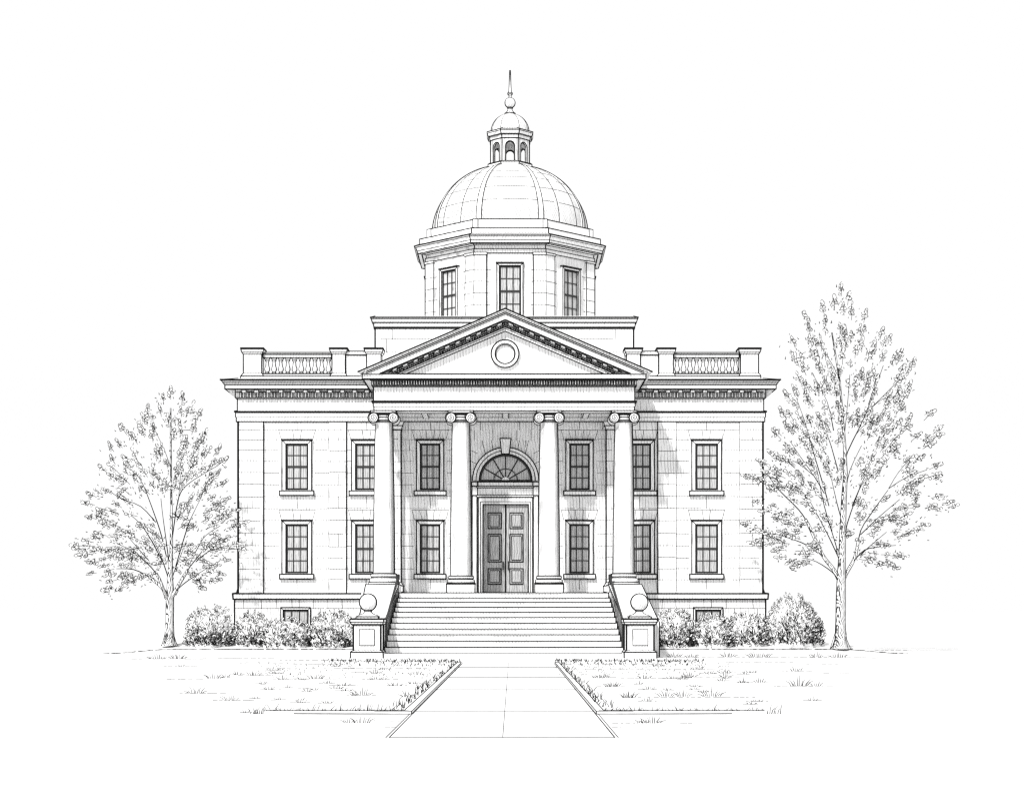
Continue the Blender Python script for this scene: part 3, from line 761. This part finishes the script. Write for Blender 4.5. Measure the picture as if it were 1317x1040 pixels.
# ================================================================== grass marks
def grass():
    b = MB()
    def blade(px, py, h, lean, w=1.0, back=0):
        Y = GY(py) + back; h += 1.6 if back else 0; u = Y/F; p = Vector((X(px, Y), Y, GZ)); 
        q = p + Vector((lean*u, random.uniform(-.05, .05), h*u))
        m = (p+q)/2 + Vector((lean*u*-.18, 0, h*u*.08))
        r = .34*w*u
        b.line(p, m, r, 0, r*.8); b.line(m, q, r*.8, 0, r*.3)
    def dash(x0, x1, py, w=.7, gap=.5):
        x = x0
        while x < x1:
            e = min(x1, x + random.uniform(2, 9)); yj = py + random.uniform(-.3, .3)
            Y = GY(yj); r = .22*w*Y/F; b.line((X(x, Y), Y, GZ+.004), (X(e, Y), Y + .02, GZ+.004), r, 0)
            x = e + (random.uniform(.8, 5) if random.random() < gap else 0)
    def tuft(px, py, n=7, h=6, sp=9):
        for k in range(n):
            t = (k - (n-1)/2)/max(1, n/2); blade(px + t*sp + random.uniform(-.8, .8), py + random.uniform(-.3, .3), h*1.45*random.uniform(.45, 1.1)*(1.1-abs(t)*.6), t*h*1.1 + random.uniform(-1, 1), random.uniform(.7, 1.2))
    LZ = lambda x, y: (120 + x/3.873, 810 + y/3.873)
    RZ = lambda x, y: (700 + x/2.744, 820 + y/2.744)
    CZ = lambda x, y: (440 + x/3.466, 820 + y/3.466)
    for Zf, rows in ((LZ, [(190, 560, 143, 1), (620, 900, 140, .8), (350, 530, 181, .8), (365, 560, 246, 1), (630, 680, 236, 1), (720, 900, 226, .8), (970, 1230, 243, .8), (430, 660, 314, 1), (595, 800, 350, .9),
                          (830, 935, 297, .8), (1020, 1075, 291, .8), (1175, 1300, 276, .8), (730, 790, 410, 1), (930, 1300, 150, 1.1), (730, 1000, 163, .7), (860, 1300, 192, .8), (1000, 1240, 170, .8)]),
                     (RZ, [(400, 1000, 68, .8), (940, 1180, 70, .8), (860, 1280, 44, .8), (110, 640, 110, .8), (640, 880, 86, .7), (925, 1040, 92, .7), (840, 955, 118, .7), (985, 1078, 126, .7), (160, 260, 140, .8), (270, 445, 143, .8), (460, 690, 138, .8),
                           (715, 810, 158, .8), (810, 1035, 170, .9), (190, 290, 172, .8), (258, 350, 211, .8), (365, 745, 210, .9), (240, 330, 302, .7), (480, 530, 302, .7), (240, 270, 316, .7), (60, 400, 92, .9)]),
                     (CZ, [(60, 420, 105, 1), (0, 380, 135, .8), (40, 470, 155, .8), (90, 250, 185, .8), (0, 70, 212, .8), (200, 300, 212, .8), (20, 150, 255, .8), (140, 290, 370, .6), (190, 240, 400, .6)])):
        for x0, x1, y, w in rows:
            a, y_ = Zf(x0, y); c, _ = Zf(x1, y); dash(a, c, y_, w, .8)
    for x, y, n, h in ((320, 143, 9, 5), (420, 140, 9, 4), (440, 180, 3, 3), (600, 240, 8, 6), (800, 224, 7, 4), (1110, 242, 8, 5), (510, 314, 9, 7), (680, 348, 8, 6), (875, 297, 5, 4), (1245, 276, 6, 4), (760, 412, 3, 4), (1300, 325, 4, 4)):
        px, py = LZ(x, y); tuft(px, py, n, h, n*1.1)
    for x, y, n, h in ((460, 68, 8, 5), (520, 68, 7, 4), (650, 66, 8, 5), (760, 68, 12, 6), (960, 66, 8, 4), (1040, 68, 9, 5), (900, 168, 11, 8), (760, 156, 6, 4), (960, 168, 5, 4), (510, 136, 8, 4), (640, 136, 7, 4), (355, 142, 7, 4), (210, 138, 7, 4), (235, 171, 7, 4), (300, 209, 7, 6),
                       (430, 206, 8, 7), (490, 206, 8, 6), (590, 206, 11, 8), (540, 110, 7, 4), (380, 300, 11, 7), (345, 300, 6, 5), (890, 116, 6, 4)):
        px, py = RZ(x, y); tuft(px, py, n, h, n*1.1)
    for x, y, n, h in ((330, 165, 7, 4), (160, 185, 8, 4), (240, 213, 7, 4), (90, 255, 9, 7), (290, 262, 6, 6), (85, 378, 9, 7), (30, 378, 6, 6), (1010, 140, 6, 4), (1150, 178, 8, 4), (1210, 215, 7, 5), (1270, 265, 6, 5)):
        px, py = CZ(x, y); tuft(px, py, n, h, n*1.2)
    for k in range(46):
        px, py = random.uniform(180, 560), random.uniform(856, 906)
        if px < 230 + (906-py)*1.5 or px > 575 - (py-853)*1.1: px = random.uniform(330, 500)
        sx = random.choice((0, 1)); px = px if sx == 0 else 1305 - px
        n = random.randint(3, 6); dash(px - n*2.4, px + n*2.4, py, .75, .8); tuft(px, py, n, random.uniform(2.4, 4.2), n*1.1)
    # thick fringe along the kerbs and around the pedestals
    x = 322.0
    while x < 518:
        t = (x-322)/196; py = 919; big = random.random() < .22
        blade(x, py, random.uniform(3.5, 7)*(1.8 if big else 1), random.uniform(-6, 7), random.uniform(.8, 1.3), .32); x += random.uniform(.9, 3.2)*(1.3 - .55*t)
    x = 775.0
    while x < 1004:
        t = (x-775)/229; py = 919; big = random.random() < .22
        blade(x, py, random.uniform(3.5, 7)*(1.8 if big else 1), random.uniform(-7, 6), random.uniform(.8, 1.3), .32); x += random.uniform(.9, 3.2)*(.8 + .7*t)
    for k in range(115):
        t = random.random(); sp = random.random()**2
        px, py = 591 - 72*t, 853 + 59*t
        blade(px - 1 - sp*(6+14*t), py + random.uniform(-1.5, .5), random.uniform(2, 4.5)*(1+t*1.1), random.uniform(-4, 4)*(1+t*.4), random.uniform(.8, 1.2))
        t = random.random(); sp = random.random()**2
        px, py = 717 + 53*t, 853 + 59*t
        blade(px + 1 + sp*(6+14*t), py + random.uniform(-1.5, .5), random.uniform(2, 4.5)*(1+t*1.1), random.uniform(-4, 4)*(1+t*.4), random.uniform(.8, 1.2))
    for a, c, n in ((415, 592, 230), (712, 905, 250)):
        for k in range(n): blade(random.uniform(a, c), random.uniform(848.5, 851.5) if random.random() < .7 else random.uniform(851, 856), random.uniform(1.5, 3.6), random.uniform(-2, 2), random.uniform(.8, 1.3))
    for k in range(160):
        x = random.uniform(330, 590); blade(x, random.uniform(852, 872), random.uniform(1, 2.4), random.uniform(-2, 2), .8)
        x = random.uniform(715, 940); blade(x, random.uniform(852, 868), random.uniform(1, 2.4), random.uniform(-2, 2), .8)
    tag(b.build('grass', [INK]), 'sparse dark grass blades and tufts across the pale front lawn', 'grass', kind='stuff')
grass()

# ================================================================== foliage
def leaf(b, p, d, L, W, rim, keep=.8, nrm=None):
    """a pale leaf with a dark rim; p base, d direction"""
    d = d.normalized()
    if nrm is None:
        nrm = Vector((random.gauss(0, .4), random.gauss(-1, .45), random.gauss(0, .35)))
    s = d.cross(nrm)
    if s.length < .05: s = d.cross(Vector((1, .3, .2)))
    s.normalize()
    prof = [(0, 0), (.22, .3), (.5, .5), (.8, .46), (.97, .2)]
    ol = [(t, w) for t, w in prof] + [(1.02, 0)] + [(t, -w) for t, w in reversed(prof[1:])]
    n = len(ol); O = [p + d*(t*L) + s*(w*W) for t, w in ol]
    c = p + d*(L*.55); I = []
    for q in O:
        v = c - q; I.append(q + v * min(.8, rim / max(v.length, 1e-4) * 1.35))
    base = len(b.v); b.v += O + I
    b.f.append([base+n+i for i in range(n)]); b.m.append(0); b.sm.append(False)
    for i in range(n):
        j = (i+1) % n; b.f.append([base+i, base+j, base+n+j, base+n+i]); b.m.append(1 if random.random() < keep else 0); b.sm.append(False)

def tree(root, trunk, branches, sprays, Y, depth, cx, cyp, nleaf, Ls):
    u = Y/F
    def P(px, py, dy): YY = Y + dy; return Vector((X(px, YY), YY, Z(py, YY)))
    # trunk with flared foot
    b = MB(); n = 16; rings = []
    for (px, py, w) in trunk:
        c = P(px, py, 0); fl = w*u
        rings.append([(c.x + fl*math.sin(2*PI*i/n)*(1 + (.22*math.sin(5*2*PI*i/n) if w > 7 else 0)), c.y - fl*math.cos(2*PI*i/n), c.z) for i in range(n)])
    b.loft(rings, None, 0, smooth=True)
    for a in (82, 90, 98, -82, -90, -98):
        a = math.radians(a); b.poly([(r0.x + w*u*math.sin(a), r0.y - w*u*math.cos(a), r0.z) for r0, w in [(P(px, py, 0), w) for px, py, w in trunk]], .012)
    px, py, w = trunk[0]
    for k in range(9):
        a = -w + 2*w*k/8
        b.line(P(px + a*.95, py, -w*u*.7), P(px + a*.5, py-14-random.uniform(0, 9), -.15), .008)
    b.build('trunk', [BARK, INK], root)
    for (w0, pts) in branches:
        b = MB(); m = len(pts); dy1 = random.uniform(-depth, depth)*.55
        C = [P(px, py, dy1*(k/(m-1)) - (.0 if k == 0 else 0)) for k, (px, py) in enumerate(pts)]
        # smooth the polyline
        Q = []
        for k in range(m-1):
            for t in (0, .34, .67): 
                p0 = C[max(0, k-1)]; p1 = C[k]; p2 = C[k+1]; p3 = C[min(m-1, k+2)]
                Q.append(.5*((2*p1) + (p2-p0)*t + (2*p0-5*p1+4*p2-p3)*t*t + (3*p1-p0-3*p2+p3)*t**3))
        Q.append(C[-1]); N = len(Q)
        for k in range(N-1):
            t0 = k/(N-1); t1 = (k+1)/(N-1); r0 = w0*u*(1-t0*.8); r1 = w0*u*(1-t1*.8)
            if r0 > .048:                                     # thick limbs: pale bark between dark edges
                nn = 8; rr = []
                for q, r in ((Q[k], r0), (Q[k+1], r1)):
                    d = (Q[k+1]-Q[k]).normalized(); s = d.cross(Vector((0, 1, 0))).normalized(); f = d.cross(s)
                    rr.append([q + s*r*math.cos(2*PI*i/nn) + f*r*math.sin(2*PI*i/nn) for i in range(nn)])
                b.loft(rr, None, 0, top=False, smooth=True)
                for i in (0, 4): b.line(rr[0][i], rr[1][i], .0115)
            else: b.line(Q[k], Q[k+1], max(.009, min(.016, r0*.5)), 1, max(.008, min(.016, r1*.5)))
        b.build('branch', [BARK, INK], root)
    # crown
    b = MB(); cen = P(cx, cyp, 0); allp = []
    for (px, py) in sprays:
        allp.append((px, py, 1.0))
        for q in range(random.choice((1, 2, 2))):
            t = random.uniform(.04, .3); allp.append((px + (cx-px)*t + random.gauss(0, 6), py + (cyp-py)*t*.7 + random.gauss(0, 6), random.uniform(.6, .9)))
    for (px, py, big) in allp:
        dy = random.uniform(-depth, depth) * (.9 if abs(px-cx) < 60 else .6)
        p = P(px, py, dy)
        out = Vector(((px-cx)*u*1.5 + random.gauss(0, .5), dy*.15, (cyp-py)*u*.9 + .4 + random.gauss(0, .5))); out.normalize()
        side = out.cross(Vector((0, 1, 0))).normalized()
        L = random.uniform(*Ls)*u*(.75 + .25*big)
        b.line(p - out*L*1.5, p + out*L*.2, .0065, 1)
        k0 = random.randint(*nleaf) if big == 1.0 else random.randint(2, 4)
        for k in range(k0):                                     # fan of leaves at the tip
            t = k/(k0-1)*2-1
            d = Matrix.Rotation(t*1.3 + random.uniform(-.18, .18), 3, Vector((random.gauss(0, .2), 1, random.gauss(0, .2))).normalized()) @ out
            st = p + side*(t*L*.55) - out*(L*.5*abs(t)) + Vector((0, random.gauss(0, .08), 0))
            leaf(b, st, d, L*random.uniform(.7, 1.05)*(1.08-.25*abs(t)), L*.56, .0185, .88)
        for k in range(random.randint(1, 2)):                   # pairs lower on the twig
            t = random.choice((-1, 1)); st = p - out*L*random.uniform(.5, 1.5)
            leaf(b, st, (out*.7 + side*t).normalized(), L*random.uniform(.45, .75), L*.46, .017, .85)
        for k in range(random.randint(2, 5)):                   # small buds and edge-on leaves
            q = p - out*abs(random.gauss(0, 9))*u + side*random.gauss(0, 7)*u + Vector((0, random.gauss(0, .35), 0))
            d = out + Vector((random.gauss(0, .6), random.gauss(0, .5), random.gauss(0, .6)))
            b.line(q, q + d.normalized()*random.uniform(1.3, 3.2)*u, random.uniform(.010, .017), 1, .006)
    b.build('crown', [LEAF, INK], root)

A1 = lambda L: [(80 + x/4.333, 480 + y/4.333) for x, y in L]
A2 = lambda L: [(80 + x/4, 690 + y/4) for x, y in L]
B1 = lambda L: [(930 + x/3.587, 350 + y/3.587) for x, y in L]
B2 = lambda L: [(930 + x/4, 600 + y/4) for x, y in L]
spL = A1([(605,95),(560,130),(670,130),(700,205),(770,215),(475,190),(470,240),(545,200),(330,300),(390,350),(440,310),(500,330),(265,400),(275,470),(215,520),(270,570),(590,250),(655,275),(735,290),(800,330),(780,370),(690,370),(740,400),(660,430),(870,420),(790,440),(910,480),(870,550),(830,510),(900,610),(820,610),(540,440),(355,480),(420,500),(400,570),(510,560),(570,610),(640,560),(700,570),(240,650),(150,670),(130,720),(350,700),(210,760),(150,800),(230,840),(200,890),(280,840),(440,840),(360,880),(500,880),(720,690),(690,740),(660,780),(730,850),(850,830),(920,700),(880,750),(980,760),(920,800),(1020,830),(960,850),(990,950),(900,930),(940,970),(70,960),(130,930),(100,1010),(240,990),(380,990),(460,950),(300,1000),(660,960),(840,960)]) + \
      A2([(70,60),(110,90),(150,130),(140,190),(210,150),(240,230),(220,270),(290,270),(300,200),(350,230),(390,210),(260,100),(370,110),(430,50),(490,140),(670,60),(690,100),(740,130),(770,180),(820,190),(850,120),(800,50),(920,50),(690,230),(720,260),(640,140)])
brL = [(1.5, [(216,724),(208,690),(200,665),(184,623),(172,605)]), (1.3, [(209,722),(195,695),(181,674),(168,662)]), (.9, [(200,671),(181,651),(156,641),(142,632)]), (.9, [(191,720),(175,702),(161,685)]), (.9, [(172,707),(160,703),(149,697)]),
       (1.3, [(221,700),(223,681),(230,639),(241,623),(262,609),(281,598)]), (1.3, [(226,728),(241,678),(250,657),(258,641)]), (.7, [(230,639),(231,625),(232,611)]), (1.1, [(244,724),(255,703),(265,688),(283,676)]), (1.0, [(252,722),(265,711),(276,706),(295,701)]),
       (1.1, [(217,720),(213,690),(209,660),(207,641)]), (2.3, [(222,766),(227,757),(242,732),(255,715),(275,690)]), (1.7, [(225,764),(231,755),(245,744),(265,731)]), (2.3, [(214,768),(209,756),(192,742),(172,732),(150,731)]), (2.2, [(215,770),(211,760),(201,737),(180,715),(167,702)]),
       (1.5, [(217,745),(214,735),(205,710),(195,690)]), (1.5, [(221,745),(224,735),(232,715),(240,695)]), (.8, [(258,641),(266,620),(275,612)]), (.7, [(219,600),(212,580),(197,548)]), (.7, [(219,570),(228,555),(245,553)])]
tl = empty('leafy_tree', (X(218, 76.6), 76.6, .15))
tag(tl, 'smaller pale broad tree standing left of the courthouse beside the bushes', 'tree', 'trees flanking the courthouse')
tree(tl, [(218, 829.5, 10.5), (218, 826, 7.4), (218, 818, 5.9), (218.3, 800, 5), (218.5, 775, 4.7), (219, 762, 4.4), (219, 745, 3.2), (219.5, 725, 2.3), (220.5, 700, 1.6), (220.5, 660, 1.0), (220, 610, .7), (219.5, 525, .4)],
     brL, spL, 76.6, 2.6, 218, 700, (5, 7), (6.2, 8.4))
spR = B1([(545,70),(580,110),(515,130),(460,150),(470,210),(380,200),(395,250),(400,310),(320,310),(320,380),(370,440),(595,180),(655,190),(650,260),(560,260),(590,290),(735,270),(770,300),(700,330),(690,360),(820,370),(880,410),(790,390),(830,440),(815,490),(860,520),(810,540),(820,620),(850,560),(430,380),(440,420),(470,370),(550,380),(490,440),(640,460),(690,460),(430,520),(470,500),(520,540),(530,610),(540,680),(610,560),(620,650),(670,520),(700,550),(770,560),(330,540),(290,560),(270,640),(330,600),(400,590),(380,560),(240,740),(300,720),(330,700),(360,770),(290,800),(440,660),(480,700),(430,760),(170,870),(220,830),(260,860),(100,940),(160,960),(190,920),(250,930),(220,990),(360,880),(350,930),(400,860),(310,990),(410,980),(470,890),(550,880),(860,670),(840,710),(960,650),(1000,720),(1000,750),(960,790),(900,750),(920,850),(990,890),(1000,940),(870,930),(900,970),(700,680),(680,710),(730,670),(640,860),(690,850),(750,870),(720,910),(790,800),(720,780),(660,980)]) + \
      B2([(120,50),(180,60),(250,50),(170,180),(110,290),(150,320),(200,230),(180,380),(150,390),(230,350),(280,250),(330,290),(270,430),(300,390),(340,490),(370,510),(370,330),(450,400),(400,440),(420,190),(360,110),(480,320),(520,260),(460,100),(690,170),(650,350),(720,260),(840,160),(820,270),(880,260),(960,340),(930,290),(1040,300),(990,200),(1080,200),(1170,180),(1110,150),(760,470),(820,500),(860,500),(910,460),(780,330),(830,400),(960,90),(1010,70),(1100,40)])
brR = [(1.5, [(1087,600),(1090,581),(1114,531),(1136,470)]), (1.0, [(1114,531),(1122,523),(1153,492)]), (.8, [(1120,525),(1135,513),(1153,509)]), (.9, [(1081,490),(1070,468),(1050,436)]), (1.0, [(1072,553),(1064,517),(1047,484)]), (1.0, [(1078,606),(1064,559),(1050,545)]),
       (1.3, [(1066,650),(1061,631),(1047,584),(1036,545),(1025,514)]), (1.2, [(1060,634),(1047,612),(1030,588),(1016,567)]), (.8, [(1046,611),(1030,598),(1019,592)]), (1.1, [(1087,635),(1093,605),(1108,573)]), (1.2, [(1096,650),(1108,622),(1125,584)]), (.8, [(1100,560),(1110,548),(1125,540)]),
       (.8, [(1143,628),(1155,608),(1175,584)]), (.8, [(1143,628),(1165,614),(1192,604)]), (2.5, [(1079,745),(1072,732),(1057,712),(1040,675),(1027,655),(1002,630),(987,610)]), (1.5, [(1055,710),(1030,697),(1000,687)]), (1.4, [(1078,745),(1070,735),(1050,722),(1032,717)]),
       (1.6, [(1079,715),(1074,697),(1060,650),(1050,600)]), (1.4, [(1079,718),(1064,686),(1042,645)]), (1.2, [(1083,670),(1076,645),(1066,600)]), (2.5, [(1084,748),(1088,738),(1100,715),(1107,682),(1122,658),(1142,630)]), (1.4, [(1099,720),(1112,707),(1130,703),(1152,701)]),
       (1.2, [(1108,712),(1120,701),(1140,684)]), (1.2, [(1107,687),(1130,665),(1157,642)]), (1.4, [(1087,690),(1090,672),(1105,630),(1117,610)]), (.8, [(1117,520),(1125,495),(1128,480)]), (.7, [(1086,560),(1090,520),(1093,482)])]
trr = empty('leafy_tree', (X(1081, 76.2), 76.2, .08))
tag(trr, 'taller pale slender tree standing right of the courthouse past the bushes', 'tree', 'trees flanking the courthouse')
tree(trr, [(1081, 834, 14), (1081, 830.5, 10), (1081, 822, 7.2), (1081, 800, 6.1), (1081.5, 765, 5.8), (1082, 742, 5.2), (1083, 715, 4.2), (1084, 680, 3.6), (1085.5, 640, 3), (1087.5, 610, 2.3), (1086.5, 575, 1.6), (1084, 540, 1.1), (1080, 490, .7), (1070, 428, .4)],
     brR, spR, 76.2, 3.0, 1085, 690, (5, 7), (6.4, 8.8))

def bush(px0, px1, ytop, ybase, label, Y=76.9):
    u = Y/F; cx = (px0+px1)/2; w = (px1-px0)/2*u; h = (ybase-ytop)*u; zb = Z(ybase, Y); c = Vector((X(cx, Y), Y, zb))
    root = empty('bush', c); tag(root, label, 'bush', 'clipped bushes along the basement wall')
    ph = [random.uniform(0, 6) for _ in range(4)]
    def surf(az, el, k):
        r = .99*k*(1 + .06*math.sin(3*az+ph[0]) + .06*math.sin(5*az+ph[1])*math.cos(2*el) + .045*math.sin(4*el+ph[2]))
        ww = w*(.82 + .18*math.cos(el*.9 - .5)); return c + Vector((ww*r*math.sin(az)*math.cos(el)**.75, -.72*w*r*math.cos(az)*math.cos(el)**.75, h*r*math.sin(el)))
    s = MB()
    for k in range(int(60*w)):
        az = random.uniform(-PI*.6, PI*.6); el = random.uniform(.02, .9)**1.4; p0 = c + Vector((random.gauss(0, w*.4), random.gauss(0, w*.25), random.uniform(-.02, .05)))
        p1 = surf(az, el, random.uniform(.6, .9)); s.line(p0, p0.lerp(p1, .5) + Vector((0, 0, -.03)), .009, 0, .008); s.line(p0.lerp(p1, .5) + Vector((0, 0, -.03)), p1, .008, 0, .005)
    s.build('stems', [INK], root)
    b = MB(); na, ne = 36, 12                                   # the inner mass of leaves
    rows = [[surf(2*PI*i/na, .02 + 1.5*j/ne, .84 + .05*math.sin(i*2.1 + j*1.7) + random.uniform(-.03, .03)) for i in range(na)] for j in range(ne+1)]
    rows.insert(0, [Vector((c.x + (q.x-c.x)*.97, c.y + (q.y-c.y)*.97, c.z - .22)) for q in rows[0]])
    b.loft(rows, None, 0, smooth=True)
    for k in range(int(105*w*h)):
        az = math.asin(random.uniform(-1, 1))*1.05; el = math.asin(random.uniform(.05, 1)); p = surf(az, el, random.uniform(.8, .97)); out = p - c; out.z += h*.3; out.normalize()
        d = Vector((random.gauss(out.x, .4), random.gauss(out.y, .25), random.gauss(out.z, .4)))
        leaf(b, p, d, random.uniform(4, 6.4)*u, random.uniform(2.2, 3.1)*u, .017, .72)
    for k in range(int(120*w)):                                  # leaves that make the outline
        az = random.choice((-1, 1))*random.uniform(.4, .58)*PI; el = random.uniform(.05, 1.52)
        p = surf(az, el, random.uniform(.9, .99)); out = p - c; out.z += h*.15; out.normalize()
        leaf(b, p, out + Vector((random.gauss(0, .35), random.gauss(0, .3), random.gauss(0, .35))), random.uniform(3.6, 5.4)*u, random.uniform(2, 2.8)*u, .02, .85)
    for k in range(int(270*w*h)):                               # narrow twig leaves as dark strokes, crowded low and right for drawn shade
        az = math.asin(random.uniform(-1, 1))*1.08 + .12; el = abs(random.gauss(0, .3)) if random.random() < .9 else random.uniform(0, 1.4)
        p = surf(az, min(el, 1.4), random.uniform(.84, .99)); p.z -= max(0, .35-el)*random.uniform(0, .4); out = p - c; out.z += h*.35; out.normalize()
        d = (out + Vector((random.gauss(0, .6), random.gauss(0, .3), random.gauss(.1, .45)))).normalized(); l = random.uniform(1.8, 4.4)*u; m = p + d*l*.5 + Vector((random.gauss(0, .012), 0, .015))
        r = random.uniform(.008, .013); b.line(p, m, r, 1); b.line(m, p + d*l, r, 1, r*.4)
    b.build('leaves', [BUSH, INK], root)
bush(236, 301, 781, 828, 'pale bush at the far left end of the row, nearest the smaller tree')
bush(297, 350, 788, 828, 'low pale bush second from the smaller tree, at the left corner of the building', 77.1)
bush(328, 402, 796, 828.5, 'low spreading bush right under the left basement window', 76.8)
bush(392, 462, 787, 830, 'pale bush behind the left pedestal, taller than its neighbours', 77.0)
bush(836, 897, 785, 829, 'pale bush right behind the right pedestal', 76.9)
bush(888, 950, 793, 828, 'low bush right under the right basement window', 76.8)
bush(933, 991, 788, 827, 'pale bush before the right corner of the building, beside the biggest bush', 77.0)
bush(984, 1060, 767, 826, 'biggest round bush, between the right corner of the building and the taller tree', 76.9)

# ================================================================== light, sky, camera
w = bpy.data.worlds.new('World'); S.world = w; w.use_nodes = True
bg = w.node_tree.nodes['Background']; bg.inputs['Color'].default_value = (1, 1, 1, 1); bg.inputs['Strength'].default_value = 1.0
sun = bpy.data.lights.new('sun', 'SUN'); sun.energy = 3.8; sun.angle = math.radians(3); sun.color = (1, .995, .985)
so = bpy.data.objects.new('sun', sun); COL.objects.link(so)
az, el = math.radians(23), math.radians(41)
d = Vector((math.sin(az)*math.cos(el), math.cos(az)*math.cos(el), -math.sin(el)))
so.rotation_euler = d.to_track_quat('-Z', 'Y').to_euler(); so.location = (-20, 0, 40)
cam = bpy.data.cameras.new('camera'); co = bpy.data.objects.new('camera', cam); COL.objects.link(co)
co.location = (0, 0, EYE); co.rotation_euler = (PI/2, 0, 0)
cam.sensor_width = 36; cam.lens = F/1317*36; cam.shift_y = (VY-520)/1317; cam.shift_x = -(VX-658.5)/1317
cam.clip_start = .1; cam.clip_end = 12000
S.camera = co
S.view_settings.view_transform = 'Standard'; S.view_settings.look = 'None'; S.view_settings.exposure = 0; S.view_settings.gamma = 1
S.cycles.use_denoising = False
S.cycles.filter_width = 1.3
S.render.film_transparent = False
